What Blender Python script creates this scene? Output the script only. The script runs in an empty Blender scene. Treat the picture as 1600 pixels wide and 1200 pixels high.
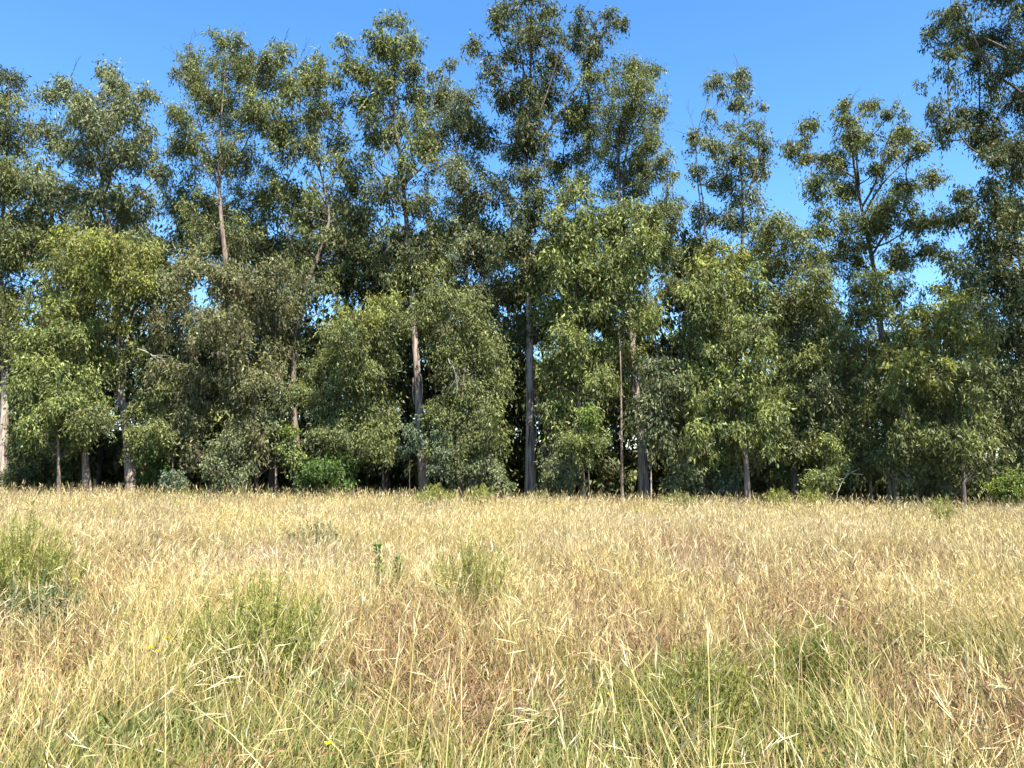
import bpy, math, random
import numpy as np

# ------------------------------------------------------------------ camera, sky, sun, exposure
sc = bpy.context.scene
col = sc.collection
CAM_Z, FPX, HORIZON = 1.6, 1209.0, 745.0          # eye height, focal length and horizon row on a 1600x1200 frame
PITCH = math.atan((HORIZON - 600.0) / FPX)
cam_data = bpy.data.cameras.new("camera")
cam = bpy.data.objects.new("camera", cam_data)
col.objects.link(cam)
cam.location = (0, 0, CAM_Z)
cam.rotation_euler = (math.pi / 2 + PITCH, 0, 0)
cam_data.sensor_width = 36.0
cam_data.lens = 36.0 * FPX / 1600.0
cam_data.clip_start = 0.05
cam_data.clip_end = 3000
sc.camera = cam

SUN_EL, SUN_AZ = math.radians(58), math.radians(28)   # azimuth: to the right of straight behind the camera
world = bpy.data.worlds.new("World")
sc.world = world
world.use_nodes = True
wn, wl = world.node_tree.nodes, world.node_tree.links
bg = wn["Background"]
sky = wn.new("ShaderNodeTexSky")
sky.sky_type = 'NISHITA'
sky.sun_disc = False
sky.sun_elevation = SUN_EL
sky.sun_rotation = math.pi - SUN_AZ
sky.air_density = 1.0
sky.dust_density = 0.0
sky.ozone_density = 3.5
hs = wn.new("ShaderNodeHueSaturation")
hs.inputs['Saturation'].default_value = 1.22
hs.inputs['Value'].default_value = 1.03
wl.new(sky.outputs[0], hs.inputs['Color'])
wl.new(hs.outputs[0], bg.inputs[0])
bg.inputs[1].default_value = 0.114

sun_data = bpy.data.lights.new("sun", 'SUN')
sun_data.energy = 5.0
sun_data.angle = math.radians(0.53)
sun_data.color = (1.0, 0.95, 0.86)
sun = bpy.data.objects.new("sun", sun_data)
col.objects.link(sun)
# direction of travel of the light: from behind-right of the camera, downwards
sdx, sdy, sdz = -math.sin(SUN_AZ) * math.cos(SUN_EL), math.cos(SUN_AZ) * math.cos(SUN_EL), -math.sin(SUN_EL)
from mathutils import Vector
sun.rotation_euler = Vector((sdx, sdy, sdz)).to_track_quat('-Z', 'Y').to_euler()
sun.location = (20, -30, 60)

vs = sc.view_settings
vs.view_transform = 'Standard'
vs.look = 'None'
vs.gamma = 1.0
vs.exposure = 1.52
vs.use_curve_mapping = False
cy = sc.cycles
cy.max_bounces = 5
cy.diffuse_bounces = 2
cy.glossy_bounces = 2
cy.transmission_bounces = 3
cy.transparent_max_bounces = 4
cy.use_adaptive_sampling = True
cy.adaptive_threshold = 0.02
cy.use_denoising = True
cy.denoiser = 'OPENIMAGEDENOISE'
cy.denoising_input_passes = 'RGB_ALBEDO_NORMAL'
cy.denoising_prefilter = 'ACCURATE'

# ------------------------------------------------------------------ helpers
rng = np.random.default_rng(11)
random.seed(11)

def unit(v):
    return v / np.maximum(np.linalg.norm(v, axis=-1, keepdims=True), 1e-9)

CP, SP = math.cos(PITCH), math.sin(PITCH)
def at(px, py, D):
    """The point at distance D (along y) that stands behind a place of the photograph."""
    u, v = (px - 800.0) / FPX, (600.0 - py) / FPX
    dy, dz = CP - v * SP, SP + v * CP
    t = D / dy
    return np.array((u * t, D, CAM_Z + dz * t))

def gz(x, y):
    """Height of the field: it falls a little to the right, with gentle humps."""
    x, y = np.asarray(x, float), np.asarray(y, float)
    k = np.clip((y - 4) / 38.0, 0, 1.3)
    return (-0.0150 * x * k + 0.05 * np.sin(x * 0.31 + 1.3) * np.cos(y * 0.27) * np.clip(y / 10, 0, 1)
            + 0.03 * np.sin(x * 0.9 + y * 0.7)) * np.clip(1 - (np.hypot(x, y) - 90) / 60, 0, 1)

def ground_at(px, py, zoff=0.0):
    """Where the sight line through a place of the photograph meets the field."""
    D = 20.0
    u, v = (px - 800.0) / FPX, (600.0 - py) / FPX
    dx, dy, dz = u, CP - v * SP, SP + v * CP
    for _ in range(30):
        t = D / dy
        z = float(gz(dx * t, D)) + zoff
        t2 = (z - CAM_Z) / dz if dz < -1e-4 else 60.0
        D = 0.5 * D + 0.5 * min(max(t2 * dy, 1.0), 60.0)
    t = D / dy
    return np.array((dx * t, D, float(gz(dx * t, D))))

_lat = rng.random((64, 64))
def vnoise(x, y, s, ox=0.0):
    """Smooth value noise in 0..1 with cell size s."""
    x = np.asarray(x) / s + 17.3 + ox; y = np.asarray(y) / s + 5.1 + ox * 0.37
    xi, yi = np.floor(x).astype(int), np.floor(y).astype(int)
    fx, fy = x - xi, y - yi
    fx = fx * fx * (3 - 2 * fx); fy = fy * fy * (3 - 2 * fy)
    g = lambda a, b: _lat[a % 64, b % 64]
    return (g(xi, yi) * (1 - fx) + g(xi + 1, yi) * fx) * (1 - fy) + (g(xi, yi + 1) * (1 - fx) + g(xi + 1, yi + 1) * fx) * fy

ALB = 0.78      # scale of all plant colours, to real reflectances
class Geo:
    """Collects vertices, triangles and a colour for each vertex; build() links ONE mesh object."""
    def __init__(self):
        self.v, self.t, self.c, self.n = [], [], [], 0
    def add(self, v, t, c):
        v = np.asarray(v, np.float32).reshape(-1, 3)
        t = np.asarray(t, np.int32).reshape(-1, 3)
        c = np.asarray(c, np.float32)
        if c.ndim == 1:
            c = np.tile(c[:3], (len(v), 1))
        self.v.append(v); self.t.append(t + self.n); self.c.append(c[:, :3]); self.n += len(v)
    def mesh(self, name, mat, origin=(0, 0, 0), smooth=False):
        v = np.concatenate(self.v) - np.asarray(origin, np.float32)
        t = np.concatenate(self.t); c = np.concatenate(self.c) * ALB
        me = bpy.data.meshes.new(name)
        me.vertices.add(len(v)); me.vertices.foreach_set("co", np.ascontiguousarray(v, np.float32).ravel())
        me.loops.add(len(t) * 3); me.loops.foreach_set("vertex_index", np.ascontiguousarray(t, np.int32).ravel())
        me.polygons.add(len(t))
        me.polygons.foreach_set("loop_start", np.arange(0, len(t) * 3, 3, dtype=np.int32))
        try:
            me.polygons.foreach_set("loop_total", np.full(len(t), 3, dtype=np.int32))
        except Exception:
            pass
        if smooth:
            me.polygons.foreach_set("use_smooth", np.ones(len(t), dtype=bool))
        at_ = me.attributes.new("tint", 'FLOAT_COLOR', 'POINT')
        at_.data.foreach_set("color", np.concatenate([c, np.ones((len(c), 1), np.float32)], 1).astype(np.float32).ravel())
        me.update(calc_edges=True)
        me.materials.append(mat)
        return me
    def build(self, name, mat, parent=None, origin=(0, 0, 0), smooth=False):
        o = bpy.data.objects.new(name, self.mesh(name, mat, origin, smooth))
        col.objects.link(o)
        o.parent = parent
        if parent is None:
            o.location = origin
        return o

def thing(name, label, cat, loc, group=None):
    o = bpy.data.objects.new(name, None)
    col.objects.link(o)
    o.empty_display_size = 0.3
    o.location = loc
    o["label"] = label; o["category"] = cat
    if group: o["group"] = group
    return o

def tag(o, label=None, cat=None, group=None, kind=None):
    for k, v in (("label", label), ("category", cat), ("group", group), ("kind", kind)):
        if v: o[k] = v
    return o

def smooth_path(pts, n):
    """Catmull-Rom through the points, n samples."""
    p = np.asarray(pts, float)
    if len(p) == 2:
        s = np.linspace(0, 1, n)[:, None]
        return p[0] * (1 - s) + p[1] * s
    q = np.vstack([2 * p[0] - p[1], p, 2 * p[-1] - p[-2]])
    m = len(p) - 1
    out = []
    for s in np.linspace(0, m - 1e-6, n):
        i = int(s); f = s - i
        a, b, c_, d = q[i], q[i + 1], q[i + 2], q[i + 3]
        out.append(0.5 * (2 * b + (c_ - a) * f + (2 * a - 5 * b + 4 * c_ - d) * f * f + (3 * b - a - 3 * c_ + d) * f ** 3))
    return np.array(out)

def tube(geo, path, radii, sides, colr, rough=0.0, flare=0.0):
    path = np.asarray(path, float); n = len(path)
    radii = np.broadcast_to(np.asarray(radii, float), (n,))
    tan = unit(np.gradient(path, axis=0))
    ref = np.array((1.0, 0.13, 0.07)) if abs(tan[0][0]) < 0.8 else np.array((0.1, 1.0, 0.1))
    b1 = unit(np.cross(tan, ref)); b2 = np.cross(tan, b1)
    a = np.linspace(0, 2 * np.pi, sides, endpoint=False)
    r = radii[:, None] * np.ones((1, sides))
    if rough:
        lobes = rng.random((3, 1)) * 6.28
        r = r * (1 + rough * (np.sin(3 * a + lobes[0]) * 0.6 + np.sin(5 * a + lobes[1] + np.arange(n)[:, None] * 0.25) * 0.5 + rng.normal(0, 0.45, (n, sides))))
    if flare:
        s = np.exp(-np.linspace(0, 1, n) * 9)[:, None]
        r = r * (1 + flare * s * (0.7 + 0.5 * np.sin(4 * a + 1.0) + 0.3 * np.sin(7 * a)))
    v = path[:, None, :] + r[..., None] * (np.cos(a)[None, :, None] * b1[:, None, :] + np.sin(a)[None, :, None] * b2[:, None, :])
    i, j = np.meshgrid(np.arange(n - 1), np.arange(sides), indexing='ij')
    k = (j + 1) % sides
    A, B, C_, D_ = i * sides + j, i * sides + k, (i + 1) * sides + k, (i + 1) * sides + j
    t = np.stack([np.stack([A, B, C_], -1), np.stack([A, C_, D_], -1)], 2).reshape(-1, 3)
    geo.add(v.reshape(-1, 3), t, colr)

def add_leaves(geo, pos, dirs, L, W, colors, bend=0.18):
    """A sickle-shaped leaf at each place: four corners, two triangles, bent across the middle."""
    n = len(pos)
    if n == 0: return
    d = unit(dirs)
    side = unit(np.cross(d, rng.normal(size=(n, 3))))
    nor = np.cross(d, side)
    L = np.broadcast_to(np.asarray(L, float), (n,))[:, None]; W = np.broadcast_to(np.asarray(W, float), (n,))[:, None]
    mid = pos + d * L * 0.42
    sweep = rng.normal(0, 0.10, (n, 1)) * L
    tip = pos + d * L + nor * L * rng.normal(0, bend, (n, 1)) + side * sweep
    v = np.stack([pos, mid + side * W * 0.5 + side * sweep * 0.4, tip, mid - side * W * 0.5 + side * sweep * 0.4], 1).reshape(-1, 3)
    b = np.arange(n)[:, None] * 4
    t = np.concatenate([b + np.array([[0, 1, 3]]), b + np.array([[1, 2, 3]])], 1).reshape(-1, 3)
    geo.add(v, t, np.repeat(colors, 4, axis=0))

def add_sickles(geo, pos, dirs, L, W, colors):
    """The small hanging leaves of the crowns: one sickle-shaped face each."""
    n = len(pos)
    if n == 0: return
    d = unit(dirs)
    side = unit(np.cross(d, rng.normal(size=(n, 3))))
    L = L[:, None]; W = W[:, None]
    v = np.stack([pos, pos + d * L * rng.uniform(0.3, 0.55, (n, 1)) + side * W, pos + d * L], 1).reshape(-1, 3)
    geo.add(v, np.arange(n * 3).reshape(-1, 3), np.repeat(colors, 3, axis=0))

# ------------------------------------------------------------------ materials
def new_mat(name):
    m = bpy.data.materials.new(name)
    m.use_nodes = True
    nt = m.node_tree
    nt.nodes.clear()
    out = nt.nodes.new("ShaderNodeOutputMaterial")
    return m, nt, out

def leafy_material(name, trans, gloss, rough, tr_tint):
    m, nt, out = new_mat(name)
    N, Lk = nt.nodes, nt.links
    a = N.new("ShaderNodeAttribute"); a.attribute_name = "tint"
    d = N.new("ShaderNodeBsdfDiffuse"); t = N.new("ShaderNodeBsdfTranslucent"); g = N.new("ShaderNodeBsdfGlossy")
    g.inputs['Roughness'].default_value = rough
    mul = N.new("ShaderNodeMix"); mul.data_type = 'RGBA'; mul.blend_type = 'MULTIPLY'; mul.inputs['Factor'].default_value = 1.0
    mul.inputs['B'].default_value = (*tr_tint, 1)
    Lk.new(a.outputs['Color'], mul.inputs['A'])
    Lk.new(a.outputs['Color'], d.inputs['Color']); Lk.new(mul.outputs['Result'], t.inputs['Color'])
    m1 = N.new("ShaderNodeMixShader"); m1.inputs[0].default_value = trans
    Lk.new(d.outputs[0], m1.inputs[1]); Lk.new(t.outputs[0], m1.inputs[2])
    m2 = N.new("ShaderNodeMixShader"); m2.inputs[0].default_value = gloss
    Lk.new(m1.outputs[0], m2.inputs[1]); Lk.new(g.outputs[0], m2.inputs[2])
    Lk.new(m2.outputs[0], out.inputs['Surface'])
    return m

M_LEAF = leafy_material("eucalyptus_leaf", 0.20, 0.016, 0.45, (1.35, 1.35, 0.55))
M_GRASS = leafy_material("dry_grass", 0.20, 0.02, 0.5, (1.1, 1.0, 0.8))

def bark_material(name, pale, mid, dark, patch):
    pale, mid, dark, patch = (tuple(q * ALB for q in c) for c in (pale, mid, dark, patch))
    m, nt, out = new_mat(name)
    N, Lk = nt.nodes, nt.links
    tc = N.new("ShaderNodeTexCoord")
    mp = N.new("ShaderNodeMapping"); mp.inputs['Scale'].default_value = (7, 7, 0.55)
    n1 = N.new("ShaderNodeTexNoise"); n1.inputs['Scale'].default_value = 1.0; n1.inputs['Detail'].default_value = 5; n1.inputs['Roughness'].default_value = 0.65
    mp2 = N.new("ShaderNodeMapping"); mp2.inputs['Scale'].default_value = (1.6, 1.6, 0.5)
    n2 = N.new("ShaderNodeTexNoise"); n2.inputs['Scale'].default_value = 1.3; n2.inputs['Detail'].default_value = 3
    Lk.new(tc.outputs['Object'], mp.inputs[0]); Lk.new(mp.outputs[0], n1.inputs[0])
    Lk.new(tc.outputs['Object'], mp2.inputs[0]); Lk.new(mp2.outputs[0], n2.inputs[0])
    r1 = N.new("ShaderNodeValToRGB")
    r1.color_ramp.elements[0].position = 0.38; r1.color_ramp.elements[0].color = (*dark, 1)
    r1.color_ramp.elements[1].position = 0.58; r1.color_ramp.elements[1].color = (*pale, 1)
    e = r1.color_ramp.elements.new(0.47); e.color = (*mid, 1)
    Lk.new(n1.outputs['Fac'], r1.inputs[0])
    r2 = N.new("ShaderNodeValToRGB")
    r2.color_ramp.elements[0].position = 0.50; r2.color_ramp.elements[0].color = (0, 0, 0, 1)
    r2.color_ramp.elements[1].position = 0.60; r2.color_ramp.elements[1].color = (1, 1, 1, 1)
    Lk.new(n2.outputs['Fac'], r2.inputs[0])
    mx = N.new("ShaderNodeMix"); mx.data_type = 'RGBA'
    mx.inputs['B'].default_value = (*patch, 1)
    mu = N.new("ShaderNodeMath"); mu.operation = 'MULTIPLY'; mu.inputs[1].default_value = 0.65
    Lk.new(r2.outputs[0], mu.inputs[0]); Lk.new(mu.outputs[0], mx.inputs['Factor']); Lk.new(r1.outputs[0], mx.inputs['A'])
    bs = N.new("ShaderNodeBsdfPrincipled"); bs.inputs['Roughness'].default_value = 0.85
    Lk.new(mx.outputs['Result'], bs.inputs['Base Color'])
    bp = N.new("ShaderNodeBump"); bp.inputs['Strength'].default_value = 0.7; bp.inputs['Distance'].default_value = 0.04
    Lk.new(n1.outputs['Fac'], bp.inputs['Height']); Lk.new(bp.outputs[0], bs.inputs['Normal'])
    Lk.new(bs.outputs[0], out.inputs['Surface'])
    return m

M_BARK = bark_material("pale_shedding_bark", (0.52, 0.43, 0.34), (0.30, 0.22, 0.165), (0.07, 0.05, 0.04), (0.54, 0.48, 0.40))
M_BARKB = bark_material("brown_stringy_bark", (0.32, 0.235, 0.17), (0.19, 0.13, 0.095), (0.06, 0.045, 0.035), (0.36, 0.29, 0.22))
M_BARKD = bark_material("dark_bark", (0.14, 0.11, 0.085), (0.09, 0.07, 0.055), (0.04, 0.032, 0.027), (0.17, 0.14, 0.11))
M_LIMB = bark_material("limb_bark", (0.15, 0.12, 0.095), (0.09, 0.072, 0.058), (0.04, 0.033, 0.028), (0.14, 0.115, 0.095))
M_DEAD = bark_material("bleached_dead_wood", (0.46, 0.42, 0.36), (0.38, 0.33, 0.28), (0.20, 0.17, 0.14), (0.50, 0.47, 0.42))

def ground_material():
    m, nt, out = new_mat("soil_and_litter")
    N, Lk = nt.nodes, nt.links
    tc = N.new("ShaderNodeTexCoord")
    n1 = N.new("ShaderNodeTexNoise"); n1.inputs['Scale'].default_value = 1.1; n1.inputs['Detail'].default_value = 8; n1.inputs['Roughness'].default_value = 0.7
    n2 = N.new("ShaderNodeTexNoise"); n2.inputs['Scale'].default_value = 38; n2.inputs['Detail'].default_value = 4
    Lk.new(tc.outputs['Object'], n1.inputs[0]); Lk.new(tc.outputs['Object'], n2.inputs[0])
    r = N.new("ShaderNodeValToRGB")
    r.color_ramp.elements[0].position = 0.3; r.color_ramp.elements[0].color = (0.04, 0.03, 0.018, 1)
    r.color_ramp.elements[1].position = 0.7; r.color_ramp.elements[1].color = (0.15, 0.11, 0.06, 1)
    e = r.color_ramp.elements.new(0.5); e.color = (0.08, 0.065, 0.035, 1)
    ad = N.new("ShaderNodeMath"); ad.operation = 'ADD'
    mu = N.new("ShaderNodeMath"); mu.operation = 'MULTIPLY_ADD'; mu.inputs[1].default_value = 0.5; mu.inputs[2].default_value = -0.25
    Lk.new(n2.outputs['Fac'], mu.inputs[0]); Lk.new(n1.outputs['Fac'], ad.inputs[0]); Lk.new(mu.outputs[0], ad.inputs[1])
    Lk.new(ad.outputs[0], r.inputs[0])
    bs = N.new("ShaderNodeBsdfDiffuse")
    Lk.new(r.outputs[0], bs.inputs['Color'])
    bp = N.new("ShaderNodeBump"); bp.inputs['Strength'].default_value = 0.6; bp.inputs['Distance'].default_value = 0.05
    Lk.new(n2.outputs['Fac'], bp.inputs['Height']); Lk.new(bp.outputs[0], bs.inputs['Normal'])
    Lk.new(bs.outputs[0], out.inputs['Surface'])
    return m
M_GROUND = ground_material()

# ------------------------------------------------------------------ ground
def build_ground():
    near = np.linspace(-60, 60, 121)
    far_ = np.array([70, 90, 120, 170, 260, 420, 700, 1200, 1900], float)
    xs = np.concatenate([-far_[::-1], near, far_])
    ys = np.concatenate([-far_[::-1], np.linspace(-60, 0, 31)[:-1], np.linspace(0, 90, 121), far_[2:]])
    X, Y = np.meshgrid(xs, ys)
    Z = gz(X, Y)
    v = np.stack([X, Y, Z], -1).reshape(-1, 3)
    w, h = len(xs), len(ys)
    i, j = np.meshgrid(np.arange(h - 1), np.arange(w - 1), indexing='ij')
    A = i * w + j
    t = np.stack([np.stack([A, A + 1, A + w + 1], -1), np.stack([A, A + w + 1, A + w], -1)], 2).reshape(-1, 3)
    g = Geo(); g.add(v, t, (0.2, 0.15, 0.08))
    o = g.build("ground", M_GROUND, smooth=True)
    tag(o, "dry field soil under the grass and wood", kind="structure")
build_ground()

# ------------------------------------------------------------------ trees
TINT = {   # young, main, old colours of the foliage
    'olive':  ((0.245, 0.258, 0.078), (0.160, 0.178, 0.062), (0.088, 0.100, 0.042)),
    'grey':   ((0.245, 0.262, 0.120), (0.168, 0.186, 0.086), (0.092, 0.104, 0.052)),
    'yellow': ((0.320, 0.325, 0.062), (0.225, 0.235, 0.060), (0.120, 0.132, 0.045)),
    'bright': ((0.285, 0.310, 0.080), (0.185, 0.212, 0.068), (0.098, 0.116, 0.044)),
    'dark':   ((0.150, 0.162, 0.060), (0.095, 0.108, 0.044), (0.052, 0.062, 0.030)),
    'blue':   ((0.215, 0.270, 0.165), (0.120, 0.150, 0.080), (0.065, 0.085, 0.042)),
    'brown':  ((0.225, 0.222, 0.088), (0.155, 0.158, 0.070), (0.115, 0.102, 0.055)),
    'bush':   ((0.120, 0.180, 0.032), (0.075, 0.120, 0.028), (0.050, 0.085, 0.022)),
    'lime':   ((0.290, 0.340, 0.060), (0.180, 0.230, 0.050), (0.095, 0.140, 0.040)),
}
LEAF_BUDGET = 1.0

def clump_leaves(geo, c, rad, n, tint, L, W, tip, droop=1.15, sprays=7):
    """Leaves of one tuft at a twig's end: a handful of sprays, thicker above, leaves hanging from them."""
    sd = unit(rng.normal(size=(sprays, 3)) * np.array((1, 1, 0.8)) + np.array((0, 0, 0.22)))
    sl = rng.uniform(0.55, 1.35, sprays)
    k = rng.integers(0, sprays, n)
    rr = rng.random(n) ** 0.6
    d = sd[k]
    pos = c + d * (rr * sl[k])[:, None] * rad * np.array((1.0, 1.0, 0.95)) + rng.normal(0, 0.19 * rad + 0.02, (n, 3))
    pos[:, 2] -= rng.exponential(0.30, n) * rad                      # the weeping outer leaves
    dirs = d * 0.6 + rng.normal(0, 0.5, (n, 3)) + np.array((0, 0, -droop))
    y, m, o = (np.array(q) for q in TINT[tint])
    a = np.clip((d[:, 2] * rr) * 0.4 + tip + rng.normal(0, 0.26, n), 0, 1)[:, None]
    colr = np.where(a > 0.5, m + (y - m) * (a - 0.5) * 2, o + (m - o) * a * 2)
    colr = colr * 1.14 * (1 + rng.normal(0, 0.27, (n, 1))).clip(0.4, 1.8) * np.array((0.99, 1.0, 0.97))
    dead = rng.random(n) < 0.018
    colr[dead] = np.array((0.26, 0.17, 0.09)) * (0.7 + 0.6 * rng.random((dead.sum(), 1)))
    add_sickles(geo, pos, dirs, L * (0.55 + 0.9 * rng.random(n)), W * (0.6 + 0.8 * rng.random(n)), colr)

LEAVES = [0]
def tree(label, D, trunk, r, blobs, tint='olive', bark=None, limbs=(), dead=(), dens=1.0, leaf=(0.245, 0.076), group=None,
         name="eucalyptus_tree", bark_strips=(), twigs=0, tip=0.42, clump=0.66, fill=1.0, spray=1.0, cat="tree"):
    bark = bark or M_BARK
    lf = rng.uniform(0.84, 1.18)                         # every tree has leaves of its own size
    leaf = (leaf[0] * lf, leaf[1] * lf)
    b = at(*trunk[0], D)
    b[2] = float(gz(b[0], D)) - 0.08
    root = thing(name, label, cat, tuple(b), group)
    scale = D / FPX                                      # metres for each pixel of the photograph at that distance
    # trunk
    pts = [b]
    yo = 0.0
    for (x, y) in trunk[1:]:
        yo += rng.normal(0, 0.18)
        pts.append(at(x, y, D + yo))
    n = max(14, int((pts[-1][2] - b[2]) / 0.55))
    path = smooth_path(pts, n)
    hfrac = np.linspace(0, 1, n)
    rad = r * (1 - 0.93 * hfrac ** 0.85)
    g = Geo(); tube(g, path, rad, 12, (0.3, 0.25, 0.2), rough=0.09, flare=0.32)
    to = g.build("trunk", bark, root, b, smooth=True)
    if bark is M_BARK and n > 24:                        # shed pale bark low; crown shade painted on the upper stem with darker bark
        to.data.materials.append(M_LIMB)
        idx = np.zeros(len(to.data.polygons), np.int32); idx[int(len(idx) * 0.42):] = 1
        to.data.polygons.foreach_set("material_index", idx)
    # limbs
    gl = Geo()
    for lm in limbs:
        off = rng.normal(0, 0.5)
        lp = [at(x, y, D + path[:, 1].mean() - D + off * k / max(1, len(lm) - 1)) for k, (x, y) in enumerate(lm)]
        tube(gl, smooth_path(lp, 10), np.linspace(r * 0.27, 0.018, 10), 6, (0.3, 0.25, 0.2), rough=0.06)
    gc = Geo()
    xs_mid = np.mean([p[0] for p in blobs]); half = max(abs(p[0] - xs_mid) + p[2] for p in blobs) * scale
    nodes = []
    tx = lambda q: abs(q[0] - np.interp(-q[1], [-t[1] for t in trunk], [t[0] for t in trunk]))
    for bl in sorted(blobs, key=tx):
        x, y, rx, ry = bl[:4]
        bt = bl[4] if len(bl) > 4 else tint
        bd = bl[5] if len(bl) > 5 else 1.0
        ax = (x - xs_mid) * scale
        yo_ = np.clip(rng.normal(0, 0.45), -0.9, 0.9) * math.sqrt(max(half * half - ax * ax, 0.3)) * 0.8
        if len(bl) > 6: yo_ = bl[6]
        c = at(x, y, D + yo_)
        a_, b_ = rx * scale * 1.12, ry * scale * 1.12
        dep = (a_ + b_) * 0.5 * rng.uniform(0.9, 1.25)
        # the limb that carries this tuft group: it leaves the trunk, or a tuft group that is already joined, below it
        pz = path[int(n * 0.28):n - 1]
        joints = np.vstack([pz] + nodes) if nodes else pz
        dv = c - joints
        cost = np.linalg.norm(dv, axis=1) + 1.6 * np.clip(0.45 * np.hypot(dv[:, 0], dv[:, 1]) - dv[:, 2], 0, 9)
        j = int(np.argmin(cost)); s = joints[j]
        ln = np.linalg.norm(c - s)
        mid = s * 0.5 + c * 0.5 + np.array((rng.normal(0, 0.12), rng.normal(0, 0.12), -0.10 * ln))
        r0 = min(rad[j + int(n * 0.28)] * 0.6 if j < len(pz) else 0.05, 0.03 + 0.02 * ln)
        tube(gl, smooth_path([s, mid, c], 7), np.linspace(r0, 0.022, 7), 5, (0.3, 0.25, 0.2))
        nodes.append(c[None, :])
        # loose sprays of leaves along the outer limb
        lp_ = smooth_path([s, mid, c], 12)
        for _ in range(int(spray * rng.poisson(2.2 + ln * 0.9))):
            q = lp_[rng.integers(4, 12)] + rng.normal(0, 0.42, 3) * np.array((1, 1, 0.7)) + (0, 0, 0.15)
            cr = clump * rng.uniform(0.5, 1.0)
            nl = int(LEAF_BUDGET * 52 * (cr / 0.5) ** 1.6 * (0.30 / leaf[0]) ** 2)
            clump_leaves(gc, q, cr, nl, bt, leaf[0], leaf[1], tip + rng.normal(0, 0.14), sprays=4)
            LEAVES[0] += nl
        gm = (a_ * b_ * dep) ** (1 / 3)
        cr0 = min(clump, gm * 0.62)
        nc = int(max(3, round(dens * bd * 0.60 * 4 * math.pi * gm * gm / (math.pi * cr0 * cr0) + 1)))
        dirs = unit(rng.normal(size=(nc, 3)))
        dirs[:, 2] = np.where((dirs[:, 2] < -0.2) & (rng.random(nc) < 0.5), -dirs[:, 2], dirs[:, 2])
        rr = (0.35 + 0.65 * rng.random(nc) ** 0.6)
        cc = c + dirs * rr[:, None] * np.array((max(a_ - cr0 * 0.45, a_ * 0.5), max(dep - cr0 * 0.4, dep * 0.5), max(b_ - cr0 * 0.45, b_ * 0.45)))
        for q, dr in zip(cc, dirs):
            cr = cr0 * rng.uniform(0.6, 1.3)
            nl = int(LEAF_BUDGET * 118 * (cr / 0.66) ** 1.8 * (0.275 / leaf[0]) ** 2)
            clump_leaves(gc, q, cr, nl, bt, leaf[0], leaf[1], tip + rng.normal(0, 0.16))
            LEAVES[0] += nl
            tube(gl, smooth_path([c, (c + q) / 2 + rng.normal(0, 0.08, 3), q + (0, 0, cr * 0.3)], 4), np.linspace(0.02, 0.007, 4), 3, (0.3, 0.25, 0.2))
    # tufts carried close round the stem between the main groups
    if fill:
        zlo = min(c_[1] for c_ in blobs); zhi = max(c_[1] for c_ in blobs)
        nf = int(fill * (path[-1][2] - at(xs_mid, zhi, D)[2]) * min(half, 3.2) * 1.9)
        for _ in range(max(0, nf)):
            z = rng.uniform(at(xs_mid, zhi, D)[2], path[-1][2] - 0.6)
            k = int(np.argmin(np.abs(path[:, 2] - z)))
            a = rng.random() * 6.283; rr = min(half, 3.0) * 0.75 * rng.random() ** 0.6
            q = path[k] + np.array((math.cos(a) * rr, math.sin(a) * rr, 0.25))
            cr = clump * rng.uniform(0.7, 1.3)
            nl = int(LEAF_BUDGET * 120 * (cr / 0.66) ** 1.8 * (0.275 / leaf[0]) ** 2)
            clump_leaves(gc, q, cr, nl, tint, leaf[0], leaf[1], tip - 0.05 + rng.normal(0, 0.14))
            LEAVES[0] += nl
            k2 = max(0, k - 2)
            tube(gl, smooth_path([path[k2], (path[k2] + q) / 2 + (0, 0, -0.1), q], 4), np.linspace(min(0.035, rad[k2] * .6), 0.008, 4), 3, (0.3, 0.25, 0.2))
    # bare twigs standing out of the crown
    for _ in range(twigs):
        bl = blobs[rng.integers(0, max(1, len(blobs) // 2))]
        c = at(bl[0], bl[1], D)
        d = unit(np.array((rng.normal(0, 0.6), rng.normal(0, 0.4), 1.0)))
        Lt = (bl[3] * scale) * rng.uniform(1.2, 2.2) + 0.8
        e = c + d * Lt
        tube(gl, smooth_path([c, c + d * Lt * 0.5 + rng.normal(0, 0.12, 3), e], 5), np.linspace(0.022, 0.006, 5), 3, (0.3, 0.25, 0.2))
        for _k in range(3):
            s0 = c + d * Lt * rng.uniform(0.4, 0.85)
            tube(gl, [s0, s0 + unit(d + rng.normal(0, 0.5, 3)) * Lt * 0.3], (0.01, 0.005), 3, (0.3, 0.25, 0.2))
    o = gl.build("limbs", M_LIMB if bark is not M_BARKD else M_BARKD, root, b); o["kind"] = "stuff"
    o = gc.build("crown", M_LEAF, root, b); o["kind"] = "stuff"
    # dead white branches
    for db in dead:
        gd = Geo()
        dp = [at(x, y, D - 1.2) for (x, y) in db]
        pp = smooth_path(dp, 9)
        pp[1:] += rng.normal(0, 0.06, (8, 3))
        tube(gd, pp, np.linspace(0.036, 0.008, 9), 5, (0.5, 0.45, 0.4), rough=0.05)
        for _k in range(5):
            i0 = rng.integers(3, 8)
            dv = unit(pp[-1] - pp[0] + rng.normal(0, 0.9, 3) * np.linalg.norm(pp[-1] - pp[0]) * 0.6)
            ln = rng.uniform(0.5, 1.3)
            tube(gd, smooth_path([pp[i0], pp[i0] + dv * ln * 0.5 + rng.normal(0, 0.08, 3), pp[i0] + dv * ln], 4), np.linspace(0.02, 0.006, 4), 3, (0.5, 0.45, 0.4))
        gd.build("dead_branch", M_DEAD, root, b)
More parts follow.
